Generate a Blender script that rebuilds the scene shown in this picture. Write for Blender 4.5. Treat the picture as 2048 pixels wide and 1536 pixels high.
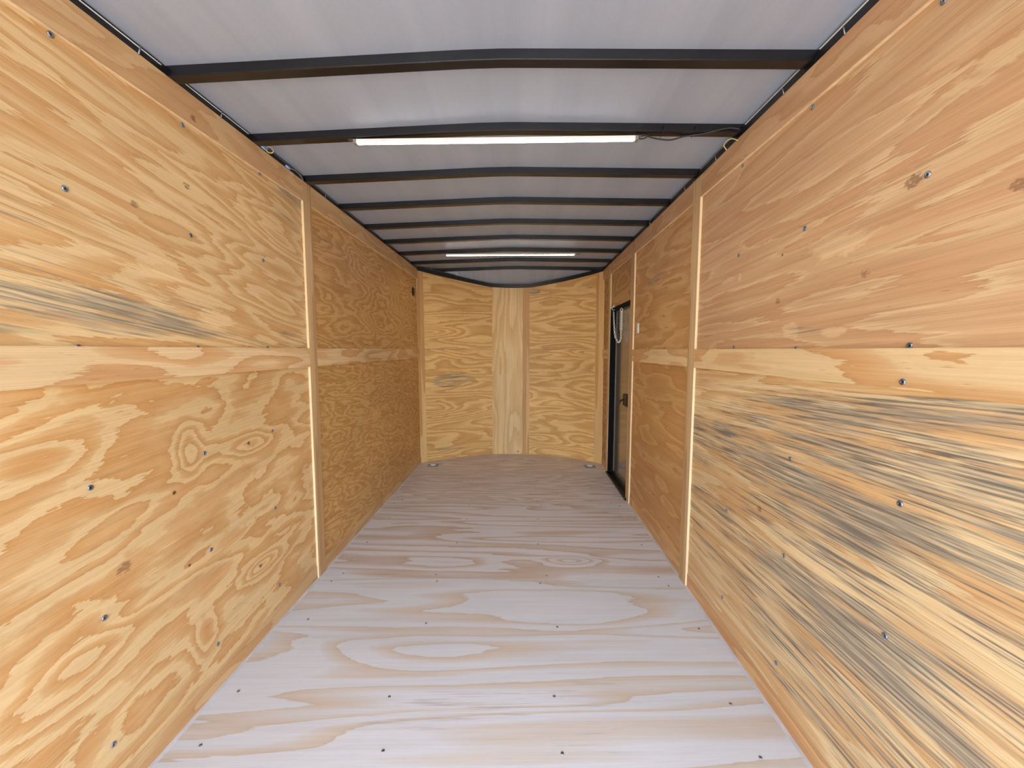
import bpy, bmesh, math, random
from mathutils import Vector, Matrix, Euler
random.seed(7)
S = bpy.context.scene
for o in list(bpy.data.objects): bpy.data.objects.remove(o)
C = S.collection
R = math.radians
W = 2.05                      # inner width between the batten faces
def lin(r, g, b):
    f = lambda c: (c/255/12.92) if c <= 10 else ((c/255+.055)/1.055)**2.4
    return (f(r), f(g), f(b), 1)

# ------------------------------------------------------------------ camera, sky, sun, exposure
cd = bpy.data.cameras.new('camera'); cam = bpy.data.objects.new('camera', cd); C.objects.link(cam)
cd.sensor_fit = 'HORIZONTAL'; cd.sensor_width = 36; cd.lens = 793.25/2048*36; cd.clip_start = .02
cam.location = (1.1494, 0, 1.2967)
pt, yw, rl = .08566, -.02537, -.00089
fwd = Vector((math.sin(yw)*math.cos(pt), math.cos(yw)*math.cos(pt), -math.sin(pt)))
rgt = Vector((math.cos(yw), -math.sin(yw), 0)); dwn = fwd.cross(rgt)
r2 = math.cos(rl)*rgt + math.sin(rl)*dwn; d2 = -math.sin(rl)*rgt + math.cos(rl)*dwn
cam.rotation_euler = Matrix((r2, -d2, -fwd)).transposed().to_euler()
S.camera = cam

w = bpy.data.worlds.new('sky'); S.world = w; w.use_nodes = True
nt = w.node_tree; nt.nodes.clear()
sk = nt.nodes.new('ShaderNodeTexSky'); sk.sky_type = 'NISHITA'; sk.sun_disc = False
sk.sun_elevation = R(62); sk.sun_rotation = R(180); sk.air_density = 1.0; sk.dust_density = 1.5
bg = nt.nodes.new('ShaderNodeBackground'); bg.inputs['Strength'].default_value = .5
wo = nt.nodes.new('ShaderNodeOutputWorld')
nt.links.new(sk.outputs[0], bg.inputs[0]); nt.links.new(bg.outputs[0], wo.inputs[0])

sd = bpy.data.lights.new('sun', 'SUN'); sd.energy = 6.0; sd.angle = R(.53); sd.color = (1, .96, .89)
so = bpy.data.objects.new('sun', sd); C.objects.link(so)
so.rotation_euler = Vector((1, .35, -1.7)).to_track_quat('-Z', 'Y').to_euler()

vs = S.view_settings; vs.view_transform = 'Standard'; vs.look = 'None'; vs.gamma = 1; vs.use_curve_mapping = False
vs.exposure = 1.85
LAMP = 10.0                   # the LED bars

# ------------------------------------------------------------------ material helpers
class NB:
    def __init__(s, name):
        s.m = bpy.data.materials.new(name); s.m.use_nodes = True; s.t = s.m.node_tree
        s.n = s.t.nodes; s.n.clear()
        s.out = s.n.new('ShaderNodeOutputMaterial'); s.p = s.n.new('ShaderNodeBsdfPrincipled')
        s.t.links.new(s.p.outputs[0], s.out.inputs[0])
    def put(s, sock, v):
        if hasattr(v, 'is_linked') or isinstance(v, bpy.types.NodeSocket): s.t.links.new(v, sock)
        else: sock.default_value = v
    def math(s, op, a, b=0., clamp=False):
        n = s.n.new('ShaderNodeMath'); n.operation = op; n.use_clamp = clamp
        s.put(n.inputs[0], a); s.put(n.inputs[1], b); return n.outputs[0]
    def noise(s, uv, su, sv, detail=2., rough=.5, dist=0., off=(0, 0, 0)):
        mp = s.n.new('ShaderNodeMapping'); mp.inputs['Scale'].default_value = (su, sv, 1); mp.inputs['Location'].default_value = off
        s.t.links.new(uv, mp.inputs[0])
        n = s.n.new('ShaderNodeTexNoise'); n.inputs['Scale'].default_value = 1; n.inputs['Detail'].default_value = detail
        n.inputs['Roughness'].default_value = rough; n.inputs['Distortion'].default_value = dist
        s.t.links.new(mp.outputs[0], n.inputs['Vector']); return n.outputs[0]
    def rng(s, v, a, b, c=0., d=1., smooth=False):
        n = s.n.new('ShaderNodeMapRange'); n.clamp = True
        if smooth: n.interpolation_type = 'SMOOTHSTEP'
        s.put(n.inputs[0], v)
        for i, k in enumerate((a, b, c, d)): n.inputs[i+1].default_value = k
        return n.outputs[0]
    def ramp(s, v, stops):
        n = s.n.new('ShaderNodeValToRGB'); e = n.color_ramp.elements
        while len(e) < len(stops): e.new(.5)
        for k, (p, c) in zip(e, stops): k.position = p; k.color = c
        s.put(n.inputs[0], v); return n.outputs[0]
    def mix(s, f, a, b, mode='MIX'):
        n = s.n.new('ShaderNodeMix'); n.data_type = 'RGBA'; n.blend_type = mode
        s.put(n.inputs[0], f); s.put(n.inputs[6], a); s.put(n.inputs[7], b); return n.outputs[2]
    def blob(s, u, v, u0, v0, ru, rv):
        a = s.math('MULTIPLY', s.math('SUBTRACT', u, u0), 1/ru); b = s.math('MULTIPLY', s.math('SUBTRACT', v, v0), 1/rv)
        q = s.math('ADD', s.math('MULTIPLY', a, a), s.math('MULTIPLY', b, b))
        return s.math('EXPONENT', s.math('MULTIPLY', q, -1.))
    def bump(s, h, st, d=.002):
        n = s.n.new('ShaderNodeBump'); n.inputs['Strength'].default_value = st; n.inputs['Distance'].default_value = d
        s.put(n.inputs['Height'], h); s.t.links.new(n.outputs[0], s.p.inputs['Normal'])
    def fin(s, col, rough=.5, metal=0., spec=.5):
        s.put(s.p.inputs['Base Color'], col); s.put(s.p.inputs['Roughness'], rough)
        s.p.inputs['Metallic'].default_value = metal; s.p.inputs['Specular IOR Level'].default_value = spec
        return s.m

AX = {'y': 1, 'z': 2, 'x': 0}
def ply(name, plane, seed, su=1.2, sv=3., N=6., light=(222, 188, 136), dark=(198, 148, 92), soft=.5, feather=.05,
        warp=.12, knots=(), dots=(), stains=(), pale=(), stain_col=(102, 98, 90), fleck=.5, rough=.5, fibre=.1, tone=.12,
        slant=0., drift=0., streak=.15, rag=1.):
    """veneer: contour bands of a slow height field stretched along the grain (u), feathered by fibre, with knots and blue stain"""
    b = NB(name)
    tc = b.n.new('ShaderNodeTexCoord'); sp = b.n.new('ShaderNodeSeparateXYZ'); b.t.links.new(tc.outputs['Object'], sp.inputs[0])
    u, v = sp.outputs[AX[plane[0]]], sp.outputs[AX[plane[1]]]
    if slant: v2 = b.math('ADD', v, b.math('MULTIPLY', u, slant))
    else: v2 = v
    cb = b.n.new('ShaderNodeCombineXYZ'); b.put(cb.inputs[0], u); b.put(cb.inputs[1], v2); cb.inputs[2].default_value = seed*3.17
    uv = cb.outputs[0]
    h = b.noise(uv, su, sv, 1.6, .45, .25)
    h = b.math('ADD', h, b.math('MULTIPLY', b.math('SUBTRACT', b.noise(uv, su*3.6, sv*3.3, 4., .55, .3, (3, 5, 0)), .5), warp))
    if drift: h = b.math('ADD', h, b.math('MULTIPLY', v, drift))
    fe = b.noise(uv, 5, 170, 3., .6, 0., (7, 1, 0))
    h = b.math('ADD', h, b.math('MULTIPLY', b.math('SUBTRACT', fe, .5), feather))
    for (a0, b0, ru, rv, amp) in knots:
        h = b.math('ADD', h, b.math('MULTIPLY', b.blob(u, v, a0, b0, ru, rv), amp))
    ph = b.math('FRACT', b.math('MULTIPLY', h, N))
    L, D = lin(*light), lin(*dark)
    hf = b.math('FRACT', b.math('MULTIPLY', h, N*4.3))
    M = tuple(L[i]*.45+D[i]*.55 for i in range(3))+(1,)
    col = b.ramp(ph, [(0., L), (soft*.75, L), (soft, M), (.93, D), (.985, tuple(x*.9 for x in D[:3])+(1,)), (1., L)])
    for (a0, b0, ru, rv, st) in pale:
        e = b.math('ADD', b.blob(u, v, a0, b0, ru, rv), b.math('MULTIPLY', b.math('SUBTRACT', b.noise(uv, 6, 22, 5, .68, .6), .5), 2.4))
        col = b.mix(b.math('MULTIPLY', b.rng(e, .5, .68), st), col, tuple(min(1, x*1.09) for x in L[:3])+(1,))
    # slow tone change, fibre and short resin flecks
    tn = b.rng(b.noise(uv, .9, 2.2, 2., .5, 0., (11, 3, 0)), .3, .7, 1-tone, 1+tone*.6)
    fb = b.rng(b.noise(uv, 2.2, 330, 3., .65, 0., (1, 9, 0)), .3, .7, 1-fibre, 1+fibre)
    fb2 = b.rng(b.noise(uv, 1.2, 60, 3., .6, 0., (1, 4, 0)), .3, .7, 1-fibre*.7, 1+fibre*.7)
    k = b.math('MULTIPLY', b.math('MULTIPLY', tn, fb), fb2)
    kk = b.n.new('ShaderNodeCombineColor')
    for i in range(3): b.put(kk.inputs[i], k)
    col = b.mix(1., col, kk.outputs[0], 'MULTIPLY')
    if streak:
        s1 = b.rng(b.noise(uv, 1.4, 46, 4., .62, .2, (21, 6, 0)), .5, .68); s2 = b.rng(b.noise(uv, 1.1, 34, 4., .62, .2, (13, 16, 0)), .54, .7)
        col = b.mix(b.math('MULTIPLY', s1, streak), col, L)
        col = b.mix(b.math('MULTIPLY', s2, streak*.9), col, tuple(x*.82 for x in D[:3])+(1,))
    line = b.rng(hf, .55, 1., 0, .12)
    col = b.mix(line, col, D)
    fl = b.rng(b.noise(uv, 16, 210, 2., .5, 0., (2, 8, 0)), .68, .76)
    col = b.mix(b.math('MULTIPLY', fl, fleck), col, lin(150, 98, 58))
    if stains:
        m = None
        for (a0, b0, ru, rv, st) in stains:
            q = b.math('MULTIPLY', b.rng(b.blob(u, v, a0, b0, ru, rv), 0., .55, 0, 1, True), st); m = q if m is None else b.math('MAXIMUM', m, q)
        n1 = b.noise(uv, 1.9, 40, 5., .66, .3, (4, 4, 0)); n2 = b.noise(uv, 4.2, 150, 3., .6, 0., (9, 2, 0))
        e = b.math('ADD', b.math('MULTIPLY', n1, .55), b.math('MULTIPLY', n2, .45))
        e = b.math('ADD', e, b.math('MULTIPLY', b.math('SUBTRACT', b.noise(uv, 1.3, 8, 3., .55, .4, (31, 2, 0)), .5), .55))
        e = b.math('ADD', e, b.math('MULTIPLY', b.math('SUBTRACT', m, 1.), .34))
        f = b.rng(e, .45, .57)
        sc = b.mix(b.rng(n2, .4, .62), lin(172, 160, 138), lin(*stain_col))
        col = b.mix(b.math('MULTIPLY', f, .85), col, sc)
    for (a0, b0, r, dk) in dots:
        e = b.math('MULTIPLY', b.blob(u, v, a0, b0, r*1.2, r), b.math('ADD', b.math('MULTIPLY', b.math('SUBTRACT', b.noise(uv, 90, 160, 3.), .5), 4.), 1.1))
        col = b.mix(b.math('MULTIPLY', b.rng(e, .4, .8), dk), col, lin(92, 52, 28))
    b.bump(b.math('ADD', fe, b.math('MULTIPLY', ph, .3)), .12, .0015)
    return b.fin(col, rough, 0, .35)

def plain(name, c, rough=.5, metal=0., var=.06, sc=(8, 8), plane='yz', spec=.5, bump=0.):
    b = NB(name)
    tc = b.n.new('ShaderNodeTexCoord'); mp = b.n.new('ShaderNodeMapping'); b.t.links.new(tc.outputs['Object'], mp.inputs[0])
    n = b.n.new('ShaderNodeTexNoise'); n.inputs['Scale'].default_value = sc[0]; n.inputs['Detail'].default_value = 4
    b.t.links.new(mp.outputs[0], n.inputs['Vector'])
    L = lin(*c); lo = tuple(x*(1-var*2) for x in L[:3])+(1,); hi = tuple(min(1, x*(1+var*2)) for x in L[:3])+(1,)
    col = b.ramp(n.outputs[0], [(.3, lo), (.7, hi)])
    if bump: b.bump(n.outputs[0], bump)
    return b.fin(col, rough, metal, spec)

# ------------------------------------------------------------------ mesh helpers
def box(bm, x0, x1, y0, y1, z0, z1, mi=0):
    vs_ = [bm.verts.new((x, y, z)) for x in (x0, x1) for y in (y0, y1) for z in (z0, z1)]
    F = []
    for q in ((0, 1, 3, 2), (4, 6, 7, 5), (0, 4, 5, 1), (2, 3, 7, 6), (0, 2, 6, 4), (1, 5, 7, 3)):
        f = bm.faces.new([vs_[i] for i in q]); f.material_index = mi; F.append(f)
    return F
def obj(name, bm, mats, parent=None, bevel=0., smooth=False):
    if bevel:
        bmesh.ops.bevel(bm, geom=bm.edges[:], offset=bevel, segments=1, affect='EDGES')
    bmesh.ops.recalc_face_normals(bm, faces=bm.faces[:])
    me = bpy.data.meshes.new(name); bm.to_mesh(me); bm.free()
    for m in (mats if isinstance(mats, (list, tuple)) else [mats]): me.materials.append(m)
    if smooth:
        for p in me.polygons: p.use_smooth = True
    o = bpy.data.objects.new(name, me); C.objects.link(o)
    if parent is not None: o.parent = parent
    return o
def place(o, parent):
    """keeps the built world position of o under a parent that stands away from the origin"""
    o.parent = parent; o.location = -Vector(parent.location); return o
def struct(o, label=None):
    o['kind'] = 'structure'
    if label: o['label'] = label
    return o
def empty(name, loc, label=None, cat=None, group=None):
    o = bpy.data.objects.new(name, None); C.objects.link(o); o.location = loc; o.empty_display_size = .05
    if label: o['label'] = label
    if cat: o['category'] = cat
    if group: o['group'] = group
    return o
def tube(bm, pts, r, n=8, mi=0, caps=True):
    rings = []; pts = [Vector(p) for p in pts]; up = Vector((.13, .21, 1)).normalized()
    for i, p in enumerate(pts):
        t = (pts[min(i+1, len(pts)-1)]-pts[max(i-1, 0)]).normalized()
        a = t.cross(up)
        if a.length < 1e-3: a = t.cross(Vector((1, 0, 0)))
        a.normalize(); b_ = t.cross(a); up = -b_ if b_.dot(up) < 0 else b_
        rr = r[i] if isinstance(r, (list, tuple)) else r
        rings.append([bm.verts.new(p+a*rr*math.cos(2*math.pi*k/n)+b_*rr*math.sin(2*math.pi*k/n)) for k in range(n)])
    for i in range(len(rings)-1):
        for k in range(n):
            f = bm.faces.new((rings[i][k], rings[i][(k+1) % n], rings[i+1][(k+1) % n], rings[i+1][k])); f.material_index = mi; f.smooth = True
    if caps:
        for rg in (rings[0], rings[-1]):
            f = bm.faces.new(rg); f.material_index = mi
def lathe(bm, prof, M, n=16, mis=None):
    """profile of (radius, height) turned about local z and placed by matrix M"""
    rings = []
    for (r, h) in prof:
        rings.append([bm.verts.new(M @ Vector((r*math.cos(2*math.pi*k/n), r*math.sin(2*math.pi*k/n), h))) for k in range(n)])
    for i in range(len(rings)-1):
        for k in range(n):
            f = bm.faces.new((rings[i][k], rings[i][(k+1) % n], rings[i+1][(k+1) % n], rings[i+1][k]))
            f.material_index = mis[i] if mis else 0
    f = bm.faces.new(rings[-1]); f.material_index = mis[-1] if mis else 0
    f = bm.faces.new(list(reversed(rings[0])))
def catmull(P, n=8):
    P = [Vector(p) for p in P]; Q = [P[0]]+P+[P[-1]]; out = []
    for i in range(1, len(Q)-2):
        for k in range(n):
            t = k/n; a, b_, c, d = Q[i-1:i+3]
            out.append(.5*((2*b_)+(c-a)*t+(2*a-5*b_+4*c-d)*t*t+(3*b_-a-3*c+d)*t**3))
    out.append(P[-1]); return out

# ------------------------------------------------------------------ materials
LT, DK = (222, 192, 142), (202, 154, 98)
m_edge = NB('plywood_edge')
_tc = m_edge.n.new('ShaderNodeTexCoord'); _sp = m_edge.n.new('ShaderNodeSeparateXYZ'); m_edge.t.links.new(_tc.outputs['Object'], _sp.inputs[0])
_n = m_edge.noise(_tc.outputs['Object'], 30, 30, 3)
m_edge = m_edge.fin(m_edge.ramp(_n, [(.3, lin(222, 192, 146)), (.7, lin(240, 216, 174))]), .7)
m_kedge = plain('dull_ply_edge', (196, 170, 134), .7)  # duller edge colour used only on the kick strips
m_core = plain('wall_backing_metal', (60, 60, 62), .6)
m_black = plain('black_painted_steel', (18, 18, 20), .42, 0, .1)
m_bow = plain('black_bow_steel', (22, 22, 25), .26, 0, .12, (5, 5))
m_steel = plain('zinc_screw_steel', (142, 146, 156), .35, .85)
m_dark = plain('dark_recess', (30, 30, 32), .6)
m_chrome = plain('bright_plated_steel', (238, 238, 238), .3, .35)
m_white = plain('white_plastic', (245, 243, 240), .4)
m_rubber = plain('black_plastic', (18, 18, 19), .45)
m_grey = plain('grey_aluminium', (168, 164, 160), .35, .6)

# ceiling skin: pale grey, faint streaks along the trailer
b = NB('roof_skin_grey')
tc = b.n.new('ShaderNodeTexCoord')
st = b.noise(tc.outputs['Object'], 9, .35, 3, .6); fn = b.noise(tc.outputs['Object'], 160, 160, 2)
k = b.math('ADD', b.math('MULTIPLY', st, .75), b.math('MULTIPLY', fn, .25))
m_roof = b.fin(b.ramp(k, [(.32, lin(166, 177, 192)), (.68, lin(180, 190, 205))]), .42, .15, .4)

# ------------------------------------------------------------------ ground outside the open rear
bm = bmesh.new(); box(bm, -30, 32, -40, 30, -.75, -.6)
b = NB('pale_gravel'); tc = b.n.new('ShaderNodeTexCoord')
g1 = b.noise(tc.outputs['Object'], 25, 25, 6, .7)
b.bump(g1, .6, .01)
struct(obj('ground', bm, b.fin(b.ramp(g1, [(.3, lin(150, 145, 138)), (.7, lin(196, 191, 182))]), .9)))

# ------------------------------------------------------------------ floor: base slab and plywood sheets laid across
YR = -1.1                      # rear edge of the trailer; unseen stretch added behind camera for gentler daylight falloff
bm = bmesh.new(); box(bm, -.06, W+.06, YR, 5.0, -.10, -.018)
floor = struct(obj('floor', bm, m_core))
FL, FD = (207, 208, 207), (202, 186, 164)
fl_mats = [
 ply('floor_veneer', 'xy', 21, .45, 4., 7, FL, FD, .78, .015, .08, slant=.05, fibre=.05, tone=.08, fleck=.1, rough=.45, streak=.16),
 ply('floor_veneer', 'xy', 22, .42, 4.4, 7, FL, FD, .74, .018, .08, slant=-.04, fibre=.05, tone=.08, fleck=.1, rough=.45, streak=.2,
     knots=[(.6, 1.62, .5, .1, .2), (1.5, 1.75, .45, .12, .15)], stains=[(.8, 1.9, .5, .12, .6), (1.1, 1.35, .6, .2, .6)], stain_col=(176, 168, 162)),
 ply('floor_veneer', 'xy', 27, .42, 4.6, 9, (212, 209, 205), (194, 172, 148), .66, .02, .08, fibre=.05, tone=.07, fleck=.12, streak=.25,
     knots=[(1.45, 2.35, .16, .05, .3), (.7, 2.32, .3, .05, .2)], rough=.45),
 ply('floor_veneer', 'xy', 29, .6, 6.5, 11, (216, 208, 201), (192, 169, 149), .5, .05, .12, fibre=.06, tone=.06, fleck=.15, rough=.45, streak=.3)]
seams = [YR, 1.03, 2.15, 3.27, 4.95]
for i in range(4):
    bm = bmesh.new(); box(bm, .0-.012, W+.012, seams[i]+.0012, seams[i+1]-.0012, -.018, 0)
    obj('plywood_sheet', bm, fl_mats[i], floor)

m_caulk = plain('pale_sealant', (205, 200, 198), .6)
for x in (0., W):
    bm = bmesh.new(); xa, xb = (-.009, .0035) if x == 0 else (W-.0035, W+.009)
    box(bm, xa, xb, YR, 3.34 if x else 4.5, -.001, .004); obj('sealant_bead', bm, m_caulk, floor)
# screws: one shared mesh, a rimmed head with a dark driver recess
def screw_mesh():
    bm = bmesh.new()
    lathe(bm, [(.0078, -.002), (.0078, .0012), (.0066, .0026), (.0038, .0028), (.0030, .0006), (.001, .0004)], Matrix.Identity(4), 12, [0, 0, 0, 0, 1, 1])
    bmesh.ops.recalc_face_normals(bm, faces=bm.faces[:])
    me = bpy.data.meshes.new('screw'); bm.to_mesh(me); bm.free(); me.materials.append(m_steel); me.materials.append(m_dark)
    return me
SCR = screw_mesh()
def screw(parent, loc, nrm, s=1.):
    o = bpy.data.objects.new('screw', SCR); C.objects.link(o); o.parent = parent
    o.location = loc; o.rotation_euler = Vector(nrm).to_track_quat('Z', 'Y').to_euler(); o.scale = (s, s, s); return o
for yy in (1.18, 1.38, 1.775, 2.11, 2.19, 2.56, 2.95, 3.23, 3.31, 3.7, 4.1, 4.5):
    for xx in (.11, .69, 1.28, 1.95):
        screw(floor, (xx+random.uniform(-.04, .04), yy+random.uniform(-.012, .012), 0), (0, 0, 1), .72)

# ------------------------------------------------------------------ side walls
TB, PT = .0115, .012            # batten thickness, panel thickness
def slab(name, side, y0, y1, z0, z1, mat, parent, proud, thick):
    """a board on the left (side=0) or right (side=1) wall; its face is `proud` behind the batten plane"""
    bm = bmesh.new()
    if side == 0: F = box(bm, -proud-thick, -proud, y0, y1, z0, z1)
    else: F = box(bm, W+proud, W+proud+thick, y0, y1, z0, z1)
    bmesh.ops.recalc_face_normals(bm, faces=bm.faces[:])
    for f in bm.faces:
        if abs(f.normal.x) < .5: f.material_index = 1
    return obj(name, bm, [mat, m_kedge if name == 'kick_strip' else m_edge], parent)
ZT = 2.178
bm = bmesh.new(); box(bm, -.07, -TB-PT, YR, 4.6, -.018, 2.2)
wl = struct(obj('wall_left', bm, m_core))
bm = bmesh.new()
for (y0, y1, z0, z1) in ((YR, 3.385, -.018, 2.2), (4.1, 4.6, -.018, 2.2), (3.385, 4.1, 1.715, 2.2)):
    box(bm, W+TB+PT, W+.07, y0, y1, z0, z1)
wr = struct(obj('wall_right', bm, m_core))

# left wall veneers
mA = ply('left_upper_veneer', 'yz', 1, .9, 7.0, 11, LT, (203, 156, 100), .5, .06, .13, drift=.3, slant=.16, streak=.3,
         knots=[(1.95, 1.75, .35, .35, .25)], stains=[(.95, 1.55, .6, .16, .8), (1.15, 1.40, .8, .07, .84), (1.95, 1.34, .35, .045, .92), (2.05, 2.0, .25, .12, .75)], stain_col=(122, 114, 98),
         pale=[(1.5, 1.41, .14, .05, .9), (.95, 1.43, .4, .05, .8), (1.25, 1.55, .12, .05, .7)], dots=[(1.395, 1.86, .012, .6), (1.2, 1.73, .012, .5)])
mB = ply('left_lower_veneer', 'yz', 2, 1.7, 5.0, 6, (222, 190, 138), (203, 152, 94), .5, .06, .26, slant=-.08,
         knots=[(1.63, .90, .14, .045, .5), (1.33, .95, .05, .09, .35), (1.66, .34, .13, .04, .5), (1.35, .25, .06, .1, .3), (.95, .5, .1, .1, .25), (.9, 1.02, .14, .05, .3)],
         dots=[(1.63, .90, .009, .9), (1.66, .34, .010, .9), (1.26, .82, .007, .9), (1.30, .545, .006, .9), (1.08, .66, .02, .5)])
mC = ply('left_far_upper_veneer', 'yz', 3, 1.4, 4.6, 14, (214, 174, 114), (190, 138, 78), .45, .07, .14, drift=.1, streak=.25,
         knots=[(3.35, 1.75, .45, .22, .3), (3.5, 1.45, .4, .12, .25)], pale=[(2.75, 1.7, .1, .06, .5), (2.9, 1.55, .1, .05, .4)], stains=[(2.4, 1.9, .3, .08, .6)])
mD = ply('left_far_lower_veneer', 'yz', 4, 2.0, 8.0, 10, (214, 174, 112), (190, 138, 76), .5, .1, .24, slant=.1,
         pale=[(3.1, .8, .15, .06, .5)])
mBand = ply('left_strip_veneer', 'yz', 5, 1.3, 7, 5, (224, 194, 148), (206, 158, 106), .5, .06, .14)
mTop = ply('left_top_strip_veneer', 'yz', 6, 1.8, 8., 5, (216, 182, 134), (204, 160, 112), .5, .06, .16, dots=[(1.43, 2.10, .012, .7)])
mKick = ply('kick_strip_veneer', 'yz', 7, 1.5, 8., 4, (214, 178, 128), (200, 154, 102), .5, .06, .1)
mVert = ply('upright_batten_veneer', 'zy', 8, .4, 14., 2, (212, 178, 132), (190, 150, 104), .5, .06, .1, fibre=.12)
PY = TB
for (y0, y1, up, lo) in ((YR, 2.165, mA, mB), (2.167, 4.52, mC, mD)):
    slab('plywood_panel', 0, y0, y1, 1.26, ZT-.01, up, wl, PY, PT)
    slab('plywood_panel', 0, y0, y1, 0, 1.2585, lo, wl, PY, PT)
for (y0, y1) in ((YR, 2.1235), (2.2055, 4.52)):
    slab('header_strip', 0, y0, y1, 2.075, ZT, mTop, wl, 0, TB)
    slab('belt_strip', 0, y0, y1, 1.205, 1.305, mBand, wl, 0, TB)
    slab('kick_strip', 0, y0, y1, 0, .075, mKick, wl, .008, .006)
slab('upright_batten', 0, 2.1245, 2.2045, 0, ZT, mVert, wl, 0, TB)
for yy in (.62, 1.01, 1.40, 1.79, 2.58, 2.97, 3.36, 3.75, 4.14):
    for zz in (.175, .55, .925, 1.3085, 1.70, 2.064):
        screw(wl, (-TB+.0005, yy+random.uniform(-.006, .006), zz+random.uniform(-.006, .006)), (1, 0, 0), 1. if yy < 2 else .8)

# right wall veneers
RL, RD = (212, 170, 120), (198, 144, 98)
mE = ply('right_upper_veneer', 'yz', 11, 1.0, 7.0, 5, (214, 182, 138), (196, 150, 108), .12, .1, .1, slant=.05, fibre=.12, streak=.5,
         pale=[(1.72, 1.605, .012, .022, .9), (1.22, 1.60, .12, .055, .8), (.72, 1.86, .22, .035, .7), (.8, 1.55, .25, .02, .5), (1.38, 1.36, .05, .03, .8), (1.2, 1.345, .06, .02, .7), (.9, 1.93, .1, .03, .4)],
         stains=[(1.65, 1.36, .4, .035, .85)], dots=[(.985, 1.69, .02, .6), (1.46, 1.47, .012, .5), (1.1, 1.5, .014, .4), (.78, 1.6, .014, .5), (1.45, 1.63, .005, .9)])
mF = ply('right_lower_veneer', 'yz', 12, .9, 9.0, 6, (222, 194, 146), (205, 160, 106), .45, .08, .1, slant=.03, fibre=.16, streak=.6,
         stains=[(1.2, .95, .8, .22, 1.), (.75, 1.15, .35, .05, .98), (1.1, .66, .6, .17, .98), (1.0, .36, .7, .24, 1.03), (1.7, .6, .45, .4, .88), (2.05, .95, .25, .3, .9), (1.9, 1.15, .3, .03, .95)],
         pale=[(.8, 1.02, .3, .05, .7), (.85, .72, .3, .03, .6), (.8, .52, .25, .03, .5), (1.35, 1.14, .15, .02, .5)], dots=[(1.5, .69, .014, .6)], stain_col=(88, 86, 82))
mG = ply('right_middle_upper_veneer', 'yz', 13, 1.3, 6.5, 6, (210, 168, 112), (190, 138, 82), .4, .07, .14, streak=.4, pale=[(2.9, 1.75, .25, .04, .5)], stains=[(2.7, 1.78, .3, .05, .75)])
mH = ply('right_middle_lower_veneer', 'yz', 14, 1.5, 6.0, 5, (206, 162, 104), (190, 138, 80), .3, .06, .16, dots=[(2.7, .3, .008, .9), (2.4, .2, .01, .8)], pale=[(3.0, 1.1, .12, .03, .5)])
mKickR = ply('right_kick_veneer', 'yz', 18, 1.2, 9., 4, (216, 172, 120), (196, 144, 92), .3, .06, .1, streak=.4)
mBandR = ply('right_strip_veneer', 'yz', 15, 1.4, 7.0, 4, (226, 196, 146), (208, 158, 104), .52, .06, .14)
mTopR = ply('right_top_strip_veneer', 'yz', 16, 1.6, 7., 5, (208, 170, 128), (194, 150, 108), .4, .05, .14)
mSm = ply('far_right_veneer', 'yz', 17, 1.6, 6., 6, (186, 146, 96), (164, 120, 74), .45, .06, .1)
slab('plywood_panel', 1, YR, 2.146, 1.26, ZT-.01, mE, wr, PY, PT)
slab('plywood_panel', 1, YR, 2.146, 0, 1.2585, mF, wr, PY, PT)
slab('plywood_panel', 1, 2.148, 3.33, 1.26, ZT-.01, mG, wr, PY, PT)
slab('plywood_panel', 1, 2.148, 3.33, 0, 1.2585, mH, wr, PY, PT)
slab('plywood_panel', 1, 3.331, 4.18, 1.715, ZT-.01, mSm, wr, PY, PT)
slab('plywood_panel', 1, 4.181, 4.56, 1.26, ZT-.01, mSm, wr, PY, PT)
slab('plywood_panel', 1, 4.181, 4.56, 0, 1.2585, mSm, wr, PY, PT)
for (y0, y1) in ((YR, 2.105), (2.191, 3.278), (3.376, 4.139), (4.213, 4.56)):
    slab('header_strip', 1, y0, y1, 2.07, ZT, mTopR, wr, 0, TB)
    if y0 == 3.376: continue
    slab('belt_strip', 1, y0, y1, 1.205, 1.302, mBandR, wr, 0, TB)
    slab('kick_strip', 1, y0, y1, 0, .075, mKick if y0 > 3 else mKickR, wr, .009, .005)
for (y0, y1) in ((2.106, 2.190), (3.279, 3.375), (4.14, 4.212)):
    slab('upright_batten', 1, y0, y1, 0, ZT, mVert, wr, 0, TB)
for yy in (.565, .955, 1.345, 1.738, 2.58, 2.97):
    for zz in (.18, .58, .924, 1.3055, 1.69, 2.058):
        screw(wr, (W+TB-.0005, yy+random.uniform(-.006, .006), zz+random.uniform(-.006, .006)), (-1, 0, 0), 1. if yy < 2 else .8)
screw(wr, (W-.0005, .958, 1.222), (-1, 0, 0), 1.)

# ------------------------------------------------------------------ front wall: curved nose
NOSE = catmull([(-.02, 4.445, 0), (.0, 4.46, 0), (.047, 4.493, 0), (.289, 4.638, 0), (.516, 4.752, 0), (.793, 4.855, 0), (1.015, 4.885, 0),
                (1.238, 4.868, 0), (1.50, 4.805, 0), (1.70, 4.722, 0), (1.86, 4.63, 0), (1.996, 4.525, 0), (2.05, 4.475, 0), (2.07, 4.455, 0)], 10)
def nose_y(x):
    for a, c in zip(NOSE, NOSE[1:]):
        if a.x <= x <= c.x: return a.y+(c.y-a.y)*(x-a.x)/max(1e-9, c.x-a.x)
    return NOSE[-1].y
TOPC = [(-.02, 2.165), (.04, 2.155), (.30, 2.116), (.78, 2.046), (1.02, 2.042), (1.24, 2.046), (1.6, 2.098), (1.97, 2.155), (2.07, 2.172)]
def nose_top(x):
    for a, c in zip(TOPC, TOPC[1:]):
        if a[0] <= x <= c[0]: return a[1]+(c[1]-a[1])*(x-a[0])/(c[0]-a[0])
    return TOPC[-1][1]
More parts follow.
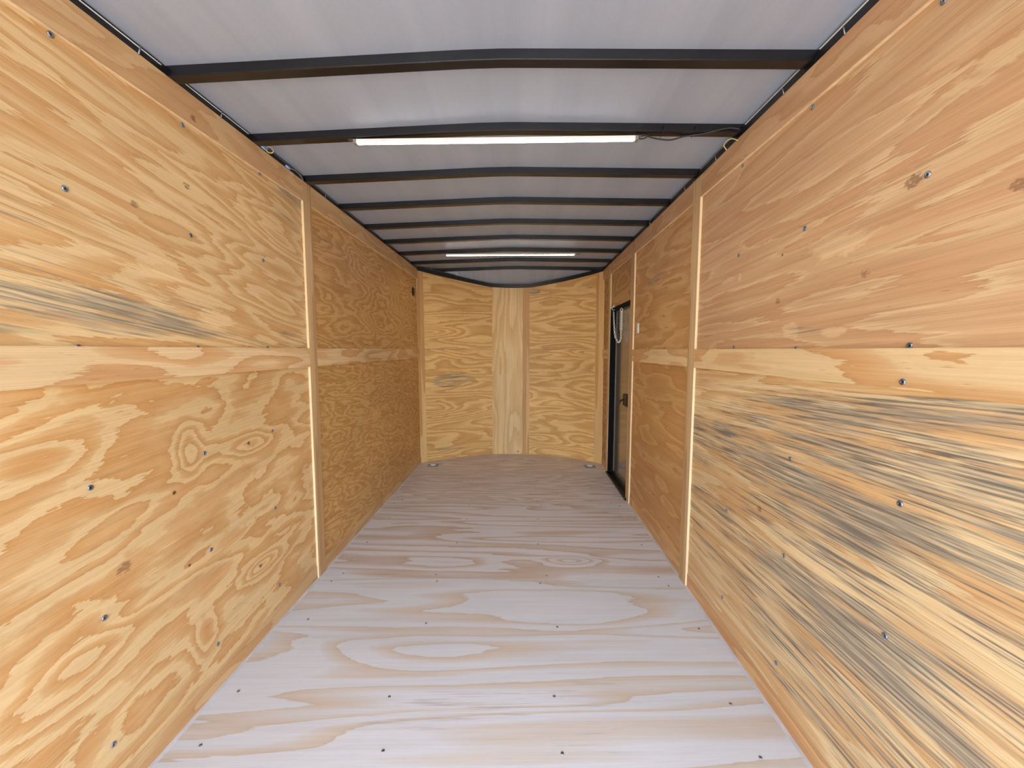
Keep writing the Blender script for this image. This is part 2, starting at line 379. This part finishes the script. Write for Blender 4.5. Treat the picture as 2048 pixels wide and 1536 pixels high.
def lean(x, z): return (z/2.17)*.055*(x/1.025-1)
def nose_board(name, x0, x1, z0, z1, mat, parent, off, thick, n=12):
    """a bent board following the nose; z1=None runs up to the sloping top edge"""
    bm = bmesh.new(); rows = []
    for i in range(n+1):
        x = x0+(x1-x0)*i/n; zt = nose_top(x) if z1 is None else z1
        rows.append([bm.verts.new((x, nose_y(x)+o+lean(x, z), z)) for (o, z) in ((off, z0), (off, zt), (off+thick, zt), (off+thick, z0))])
    for a, c in zip(rows, rows[1:]):
        for k in range(4):
            f = bm.faces.new((a[k], a[(k+1) % 4], c[(k+1) % 4], c[k])); f.material_index = 0 if k == 0 else 1
    for e in (rows[0], rows[-1]): f = bm.faces.new(e); f.material_index = 1
    return obj(name, bm, [mat, m_edge], parent)
bm = bmesh.new(); rows = []
for p in NOSE[::3]+[NOSE[-1]]:
    rows.append([bm.verts.new((p.x, p.y+o+lean(p.x, z), z)) for (o, z) in ((.015, -.018), (.015, nose_top(min(2.07, max(-.02, p.x)))+.06), (.08, nose_top(min(2.07, max(-.02, p.x)))+.06), (.08, -.018))])
for a, c in zip(rows, rows[1:]):
    for k in range(4): bm.faces.new((a[k], a[(k+1) % 4], c[(k+1) % 4], c[k]))
for e in (rows[0], rows[-1]): bm.faces.new(e)
wf = struct(obj('wall_front', bm, m_core))
FLt, FDk = (228, 188, 124), (202, 150, 86)
mN1 = ply('nose_left_upper_veneer', 'xz', 31, .9, 4.2, 14, FLt, FDk, .5, .05, .06, drift=.5, rough=.5)
mN2 = ply('nose_left_lower_veneer', 'xz', 32, 1.1, 4.4, 12, FLt, FDk, .5, .06, .1, drift=.4, stains=[(.36, .93, .26, .09, 1.1), (.3, .12, .16, .04, 1.)])
mN3 = ply('nose_right_upper_veneer', 'xz', 33, .9, 4.2, 13, FLt, FDk, .5, .05, .06, drift=.5, stains=[(1.86, 2.0, .09, .05, .93), (1.3, 2.0, .07, .03, .93)], dots=[(1.5, 1.29, .012, 1.)])
mN4 = ply('nose_right_lower_veneer', 'xz', 34, 1.0, 4.6, 12, FLt, FDk, .5, .06, .08, drift=.4)
mN5 = ply('nose_centre_veneer', 'zx', 35, .7, 5, 9, (226, 194, 140), (212, 172, 116), .5, .05, .06, dots=[(.03, 1.1, .01, .9)])
mNv = ply('nose_post_veneer', 'zx', 36, .4, 14, 2, (218, 178, 120), (196, 148, 92), .5, .05, .08, dots=[(.51, 1.955, .018, .9)])
nose_board('plywood_panel', .03, .83, 1.305, None, mN1, wf, 0, .014)
nose_board('plywood_panel', .03, .83, 0, 1.3020, mN2, wf, 0, .014)
nose_board('plywood_panel', 1.20, 2.02, 1.305, None, mN3, wf, 0, .014)
nose_board('plywood_panel', 1.20, 2.02, 0, 1.3020, mN4, wf, 0, .014)
nose_board('nose_panel', .787, 1.238, 0, None, mN5, wf, -.012, .012)
nose_board('nose_batten', 1.155, 1.237, 0, None, mNv, wf, -.016, .004)
nose_board('corner_post', -.014, .05, 0, None, mNv, wf, -.012, .012, 4)
nose_board('corner_post', 1.985, 2.062, 0, None, mNv, wf, -.012, .012, 4)
for xx in (.45, .62, 1.45, 1.7):
    for zz in (.4, .8, 1.28, 1.7):
        screw(wf, (xx, nose_y(xx)-.001+lean(xx, zz), zz), (0, -1, 0), .6)

# ------------------------------------------------------------------ ceiling: arched skin, bows, rails
def arch(x):                   # bow underside, a soft peak left of the middle
    t = abs(x-1.04)/1.04
    t = t if t > .12 else (t*t/.24+.06)
    return 2.213-t*(.035 if x < 1.04 else .022)
BH, BW = .0315, .042
BOWS = [1.334+.405*k for k in range(9)]
bm = bmesh.new(); NX = 40; ys = [YR, 0.]+[y for y in BOWS]; rows = []
for y in ys+[BOWS[-1]+BW]:
    rows.append([bm.verts.new((-.06+(W+.12)*i/NX, y, arch(min(W, max(0, -.06+(W+.12)*i/NX)))+BH)) for i in range(NX+1)])
last = []
for i in range(NX+1):          # nose part slopes down to the top of the front wall
    x = -.06+(W+.12)*i/NX; xc = min(2.07, max(-.02, x))
    last.append(bm.verts.new((x, max(nose_y(xc)+lean(xc, 2.1)+.02, BOWS[-1]+BW+.004), min(nose_top(xc)+.046, arch(min(W, max(0, x)))+BH))))
rows.append(last)
up = [[bm.verts.new(v.co+Vector((0, 0, .03))) for v in rw] for rw in rows]
for rr_, fl_ in ((rows, 0), (up, 1)):
    for a, c in zip(rr_, rr_[1:]):
        for i in range(NX): bm.faces.new((a[i], a[i+1], c[i+1], c[i]))
for k in range(len(rows)-1):
    for i in (0, NX): bm.faces.new((rows[k][i], rows[k+1][i], up[k+1][i], up[k][i]))
for k in (0, -1):
    for i in range(NX): bm.faces.new((rows[k][i], rows[k][i+1], up[k][i+1], up[k][i]))
ceil = struct(obj('ceiling', bm, m_roof, smooth=False))
def bow(y):
    bm = bmesh.new(); rows = []; n = 40
    for i in range(n+1):
        x = -.02+(W+.04)*i/n; z = arch(min(W, max(0, x)))
        rows.append([bm.verts.new((x, yy, zz)) for (yy, zz) in ((y, z+BH), (y, z+.002), (y+.002, z), (y+BW-.002, z), (y+BW, z+.002), (y+BW, z+BH))])
    for a, c in zip(rows, rows[1:]):
        for k in range(6): bm.faces.new((a[k], a[(k+1) % 6], c[(k+1) % 6], c[k]))
    for e in (rows[0], rows[-1]): bm.faces.new(e)
    return obj('roof_bow', bm, m_bow, ceil)
for y in BOWS: bow(y)
for s in (0, 1):
    bm = bmesh.new()
    x0, x1 = (-.06, -.004) if s == 0 else (W+.004, W+.06)
    box(bm, x0, x1, YR, 4.56, ZT+.001, 2.2085 if s == 0 else 2.215)
    obj('roof_rail', bm, m_black, ceil)
    for i, y in enumerate([.9]+BOWS[:-1]):
        bm = bmesh.new(); y1 = BOWS[0] if i == 0 else BOWS[i]
        xa, za = (-.002, 2.198) if s == 0 else (W+.001, 2.209)
        box(bm, xa, xa+.003, y+.06, y1-.02, za, za+.002); obj('rail_edge_strip', bm, m_white if i < 2 else m_grey, ceil)  # pale strip standing for the bright line along the rail, whiter on nearest spans
bm = bmesh.new(); rows = []
for i in range(41):
    x = -.01+(W+.02)*i/40; y = nose_y(x)+lean(x, 2.1); z = nose_top(x)
    rows.append([bm.verts.new((x, y+o, z+h)) for (o, h) in ((-.012, .003), (-.012, .04), (.03, .05), (.03, .003))])
for a, c in zip(rows, rows[1:]):
    for k in range(4): bm.faces.new((a[k], a[(k+1) % 4], c[(k+1) % 4], c[k]))
for e in (rows[0], rows[-1]): bm.faces.new(e)
obj('nose_rail', bm, m_black, ceil)
# screw points that stick out of the wall tops
for (x, y, tl) in ((.0, 1.235, .3), (.0, 1.56, .2), (.0, 2.36, .1), (.0, 3.0, .1), (W, 1.06, -.3), (W, 1.21, -.2), (W, 1.47, -.25), (W, 1.95, -.2), (W, 2.30, -.2), (W, 2.9, -.1)):
    bm = bmesh.new(); d = 1 if x == 0 else -1
    tube(bm, [(x+d*.002, y, ZT-.004), (x+d*(.004+.006*abs(tl)), y+.002, ZT+.014), (x+d*(.005+.01*abs(tl)), y+.003, ZT+.022)], [.0026, .0024, .0006], 6)
    obj('screw_point', bm, m_steel, wl if x == 0 else wr)

# ------------------------------------------------------------------ side door in the right wall
DX = W+.052
m_jamb = plain('matt_black_jamb', (9, 9, 10), .75, 0, .1, spec=.15)
dr = struct(empty('door_1', (DX, 3.74, 0)))
b = NB('glossy_door_skin'); tc = b.n.new('ShaderNodeTexCoord'); n = b.noise(tc.outputs['Object'], 4, 4, 2)
b.bump(b.noise(tc.outputs['Object'], 2, 6, 1), .03, .004)
m_door = b.fin(b.ramp(n, [(.3, lin(148, 140, 130)), (.7, lin(164, 156, 146))]), .16, .6)
bm = bmesh.new(); box(bm, DX, DX+.03, 3.38, 4.06, .05, 1.68); place(obj('door_panel', bm, m_door), dr)
bm = bmesh.new()
for q in ((3.377, 4.10, 1.688, 1.714), (4.066, 4.10, .03, 1.688)): box(bm, W-.002, DX+.04, q[0], q[1], q[2], q[3])
place(obj('door_frame', bm, m_jamb), dr)
bm = bmesh.new(); box(bm, DX-.006, DX, 4.048, 4.062, .05, 1.686); box(bm, DX-.006, DX, 3.39, 4.048, 1.672, 1.686)
place(obj('weather_seal', bm, plain('grey_seal', (120, 112, 104), .6)), dr)
bm = bmesh.new(); box(bm, W-.012, DX-.004, 3.35, 4.13, .0005, .022); box(bm, DX-.012, DX+.04, 3.377, 4.10, .022, .05)
place(obj('threshold', bm, m_black, bevel=.002), dr)
bm = bmesh.new(); box(bm, DX-.022, DX, 3.53, 3.67, .79, .895)
la = place(obj('latch', bm, m_rubber, bevel=.004), dr)
bm = bmesh.new(); tube(bm, [(DX-.018, 3.63, .845), (DX-.04, 3.635, .84), (DX-.046, 3.68, .815), (DX-.044, 3.73, .775)], [.008, .008, .007, .006], 8)
o = obj('latch_lever', bm, m_rubber); o.parent = la

# holdback chain hanging in the doorway
ch = empty('door_chain', (W+.02, 3.72, 1.69), 'bright chain with spring hanging from the top of the side door frame', 'chain')
bm = bmesh.new()
def ring(bm, c, ax, R_, r, n=14, m=6, sq=1.):
    ax = Vector(ax).normalized(); a = ax.orthogonal().normalized(); c = Vector(c); d = ax.cross(a)
    if abs(a.z) > abs(d.z): a, d = d, a
    V = []
    for i in range(n):
        t = 2*math.pi*i/n; rd = a*math.cos(t)+d*math.sin(t)*sq; 
        V.append([bm.verts.new(c+rd*R_+(rd.normalized()*math.cos(2*math.pi*k/m)+ax*math.sin(2*math.pi*k/m))*r) for k in range(m)])
    for i in range(n):
        for k in range(m):
            f = bm.faces.new((V[i][k], V[i][(k+1) % m], V[(i+1) % n][(k+1) % m], V[(i+1) % n][k])); f.smooth = True
ring(bm, (W-.012, 3.93, 1.70), (0, 1, .2), .016, .0028); tube(bm, [(W-.012, 3.93, 1.716), (W-.008, 3.93, 1.735)], .003, 6)
place(obj('eye_screw', bm, m_chrome), ch)
bm = bmesh.new()
ring(bm, (W+.018, 3.74, 1.668), (0, 1, .2), .012, .0028); tube(bm, [(W+.018, 3.74, 1.68), (W+.018, 3.74, 1.69)], .003, 6)
place(obj('eye_screw', bm, m_chrome), ch)
bm = bmesh.new()
tube(bm, [(W+.018+.012*math.cos(t*.9), 3.74+.012*math.sin(t*.9), 1.654-t*.0019) for t in range(92)], .0034, 5)
place(obj('spring', bm, m_chrome), ch)
bm = bmesh.new()
path = catmull([(W-.012, 3.93, 1.684), (W-.004, 3.93, 1.55), (W+.002, 3.90, 1.43), (W+.012, 3.83, 1.375), (W+.02, 3.79, 1.375), (W+.02, 3.75, 1.41), (W+.018, 3.74, 1.478)], 12)
acc = 0; prev = path[0]; i = 0
for p in path[1:]:
    acc += (p-prev).length
    if acc >= .0155:
        t = (p-prev).normalized(); side = t.orthogonal().normalized(); 
        if i % 2: side = t.cross(side)
        a, c = side.normalized(), t; V = []
        for q in range(10):
            an = 2*math.pi*q/10; rd = a*math.cos(an)*.0075+c*math.sin(an)*.011; nx = t.cross(side).normalized()
            V.append([bm.verts.new(p+rd+(rd.normalized()*math.cos(2*math.pi*k_/5)+nx*math.sin(2*math.pi*k_/5))*.0026) for k_ in range(5)])
        for q in range(10):
            for k_ in range(5): bm.faces.new((V[q][k_], V[q][(k_+1) % 5], V[(q+1) % 10][(k_+1) % 5], V[(q+1) % 10][k_]))
        acc = 0; i += 1
    prev = p
place(obj('chain_links', bm, m_chrome), ch)

# light switch beside the door
sw = empty('light_switch', (W+TB, 3.17, 1.43), 'small white light switch on the right plywood wall just before the door', 'switch')
bm = bmesh.new(); box(bm, W+TB-.006, W+TB, 3.149, 3.191, 1.428, 1.506); place(obj('switch_plate', bm, m_white, bevel=.002), sw)
bm = bmesh.new(); box(bm, W+TB-.011, W+TB-.006, 3.161, 3.179, 1.45, 1.484)
bmesh.ops.rotate(bm, cent=(W+TB-.008, 3.17, 1.467), matrix=Matrix.Rotation(R(8), 3, 'Y'), verts=bm.verts[:])
place(obj('rocker', bm, plain('grey_rocker', (190, 188, 186), .4)), sw)

# round black vent on the left wall
vx = -TB
ve = empty('vent_cover', (vx, 4.25, 1.87), 'round black vent cover high on the left wall near the front corner', 'vent')
M = Matrix.Translation((vx, 4.25, 1.913)) @ Vector((1, 0, 0)).to_track_quat('Z', 'Y').to_matrix().to_4x4()
bm = bmesh.new(); lathe(bm, [(.047, 0), (.047, .004), (.042, .007), (.036, .007), (.034, .003)], M, 24); place(obj('vent_rim', bm, m_rubber), ve)
for k in range(-3, 4):
    z = 1.913+k*.0095; hw = math.sqrt(.034**2-(k*.0095)**2)*.97
    bm = bmesh.new(); box(bm, vx+.003, vx+.007, 4.25-hw, 4.25+hw, z-.0022, z+.0022); place(obj('louver', bm, m_rubber), ve)

# ------------------------------------------------------------------ LED bars under two roof bows
def lens_mat():
    b = NB('led_bar_lens'); b.p.inputs['Emission Color'].default_value = (1, .96, .92, 1); b.p.inputs['Emission Strength'].default_value = LAMP
    return b.fin(lin(240, 238, 235), .35)
m_lens = lens_mat()
def light_bar(y, x0, x1, z0, label):
    t = empty('light_bar', ((x0+x1)/2, y, z0), label, 'light', 'LED light bars under the roof bows')
    H = .017
    bm = bmesh.new(); box(bm, x0, x1, y, y+.024, z0+.0036, z0+H); place(obj('housing', bm, m_white, bevel=.0015), t)
    bm = bmesh.new(); n = 8; ra = []
    for x in (x0+.012, x1-.012):
        ra.append([bm.verts.new((x, y+.012-.0105*math.cos(math.pi*i/n), z0+.0035-.0030*math.sin(math.pi*i/n))) for i in range(n+1)])
    for i in range(n): bm.faces.new((ra[0][i], ra[0][i+1], ra[1][i+1], ra[1][i]))
    for e in ra: bm.faces.new(e)
    bm.faces.new((ra[0][0], ra[0][-1], ra[1][-1], ra[1][0]))
    place(obj('lens', bm, m_lens), t)
    for s, x in ((-1, x0), (1, x1)):
        bm = bmesh.new(); box(bm, x-.006, x+.010, y-.001, y+.025, z0-.0005, z0+H); c = place(obj('end_cap', bm, m_grey, bevel=.002), t)
        bm = bmesh.new(); xs = x-s*.004; box(bm, min(x, x+s*.028), max(x, x+s*.028), y+.005, y+.019, z0+H, z0+H+.0015)
        lathe(bm, [(.004, 0), (.004, .002), (.002, .003)], Matrix.Translation((x+s*.02, y+.012, z0+H-.0005)) @ Matrix.Rotation(math.pi, 4, 'X'), 8)
        o = obj('mounting_bracket', bm, m_steel); place(o, t)
    bm = bmesh.new()
    tube(bm, catmull([(x1, y+.012, z0+.009), (x1+.03, y+.02, z0+.012), (x1+.05, y+.03, arch(x1+.05)-.003)], 5), .0022, 6)
    place(obj('lead', bm, m_rubber), t)
    return t
light_bar(BOWS[1]+.012, .432, 1.625, arch(.44)-.0190, 'long white LED bar under the second roof bow, nearer the camera')
light_bar(BOWS[6]+.012, .43, 1.64, arch(.44)-.0190, 'long white LED bar far down the ceiling near the front wall')

# wiring
cb = bpy.data.objects
bm = bmesh.new(); by = BOWS[1]
tube(bm, catmull([(1.655, by+.02, arch(1.66)-.003), (1.70, by+.03, arch(1.70)-.012), (1.77, by+.036, arch(1.77)-.016), (1.83, by+.03, arch(1.83)-.004),
                  (1.90, by+.01, arch(1.9)-.003), (1.95, by-.004, arch(1.95)+.004), (2.0, by-.006, arch(2.0)+.012), (2.035, by-.012, 2.196)], 6), .003, 6)
o = obj('cable', bm, plain('dark_cable', (46, 46, 50), .5)); o['label'] = 'thin dark cable sagging along the right end of the second roof bow'; o['category'] = 'cable'
for xx in (1.73, 1.86):
    bm = bmesh.new()
    tube(bm, [(xx, by-.002, arch(xx)+.02), (xx, by-.002, arch(xx)-.002), (xx+.004, by+BW+.002, arch(xx)-.002), (xx+.004, by+BW+.002, arch(xx)+.02)], .0017, 5)
    t_ = obj('cable_tie', bm, m_rubber); t_.parent = o
m_yel = plain('pale_yellow_wire', (222, 206, 140), .45)
t = empty('wire_loop', (.0, 1.80, ZT), 'yellow wire loop with pale blue connectors on the left wall top', 'wire')
bm = bmesh.new(); tube(bm, [(.022+.011*math.cos(a), 1.822+.009*math.cos(a), ZT+.006+.013*math.sin(a)) for a in [2*math.pi*i/20+2.6 for i in range(20)]], .0022, 6)
place(obj('wire', bm, m_yel), t)
m_blue = plain('pale_blue_connector', (150, 188, 244), .4)
for (y, z) in ((1.80, ZT+.004), (1.815, ZT+.012)):
    bm = bmesh.new(); tube(bm, [(.006, y-.014, z+.006), (.008, y-.008, z+.003), (.01, y+.010, z)], [.004, .0065, .006], 8); place(obj('connector', bm, m_blue), t)
t2 = empty('wire_loop', (.0, 1.95, ZT), 'short grey wire with small blue connector on the left wall top, beyond the yellow loop', 'wire')
bm = bmesh.new(); tube(bm, catmull([(.004, 2.0, ZT+.004), (.012, 2.04, ZT+.012), (.008, 2.1, ZT+.006), (.002, 2.13, ZT-.002)], 5), .002, 6); place(obj('wire', bm, plain('grey_wire', (150, 160, 165), .5)), t2)
bm = bmesh.new(); tube(bm, [(.004, 1.975, ZT+.006), (.006, 2.0, ZT+.004)], [.005, .006], 8); place(obj('connector', bm, m_blue), t2)
t3 = empty('wire_loop', (W, 1.80, ZT), 'pale yellow wire arching out above the right wall top', 'wire')
bm = bmesh.new(); tube(bm, catmull([(W-.001, 1.765, ZT-.006), (W-.014, 1.784, ZT+.010), (W-.024, 1.805, ZT+.014), (W-.026, 1.83, ZT+.006), (W-.010, 1.838, ZT-.010)], 6), .0022, 6)
place(obj('wire', bm, m_yel), t3)

# ------------------------------------------------------------------ tie-down rings in the floor
def tie_down(x, y, label):
    t = empty('tie_down_ring', (x, y, 0), label, 'tie-down', 'recessed tie-down rings in the floor')
    bm = bmesh.new()
    hx, hy = .062, .055; n = 24
    def rr(hx, hy, z, r=.02):
        out = []
        for (cx, cy, a0) in ((hx-r, hy-r, 0), (-hx+r, hy-r, 90), (-hx+r, -hy+r, 180), (hx-r, -hy+r, 270)):
            for k in range(5):
                a = R(a0+22.5*k); out.append(bm.verts.new((cx+r*math.cos(a), cy+r*math.sin(a), z)))
        return out
    L = [rr(hx, hy, .0), rr(hx, hy, .003), rr(hx-.004, hy-.004, .0045), rr(hx-.026, hy-.02, .0045, .016), rr(hx-.03, hy-.024, .0012, .014)]
    for a, c in zip(L, L[1:]):
        for k in range(20): bm.faces.new((a[k], a[(k+1) % 20], c[(k+1) % 20], c[k]))
    f = bm.faces.new(L[-1]); f.material_index = 1
    bm.faces.new(list(reversed(L[0])))
    o = obj('base_plate', bm, [plain('tie_down_plate', (140, 140, 142), .35, .5), m_dark], t)
    bm = bmesh.new()
    tube(bm, catmull([(-.026, .014, .007), (-.026, -.012, .009), (-.016, -.024, .010), (.016, -.024, .010), (.026, -.012, .009), (.026, .014, .007)], 5), .0045, 8)
    obj('ring', bm, m_chrome, t)
    bm = bmesh.new(); box(bm, -.03, .03, .008, .024, .0035, .0125); obj('hinge_clamp', bm, m_chrome, t, bevel=.003)
    for sx in (-1, 1):
        for sy in (-1, 1): s_ = screw(t, (sx*.049, sy*.041, .0043), (0, 0, 1), .7)
tie_down(.151, 4.345, 'steel tie-down ring set in the floor at the front left corner')
tie_down(1.911, 4.357, 'steel tie-down ring set in the floor by the front right corner and door')
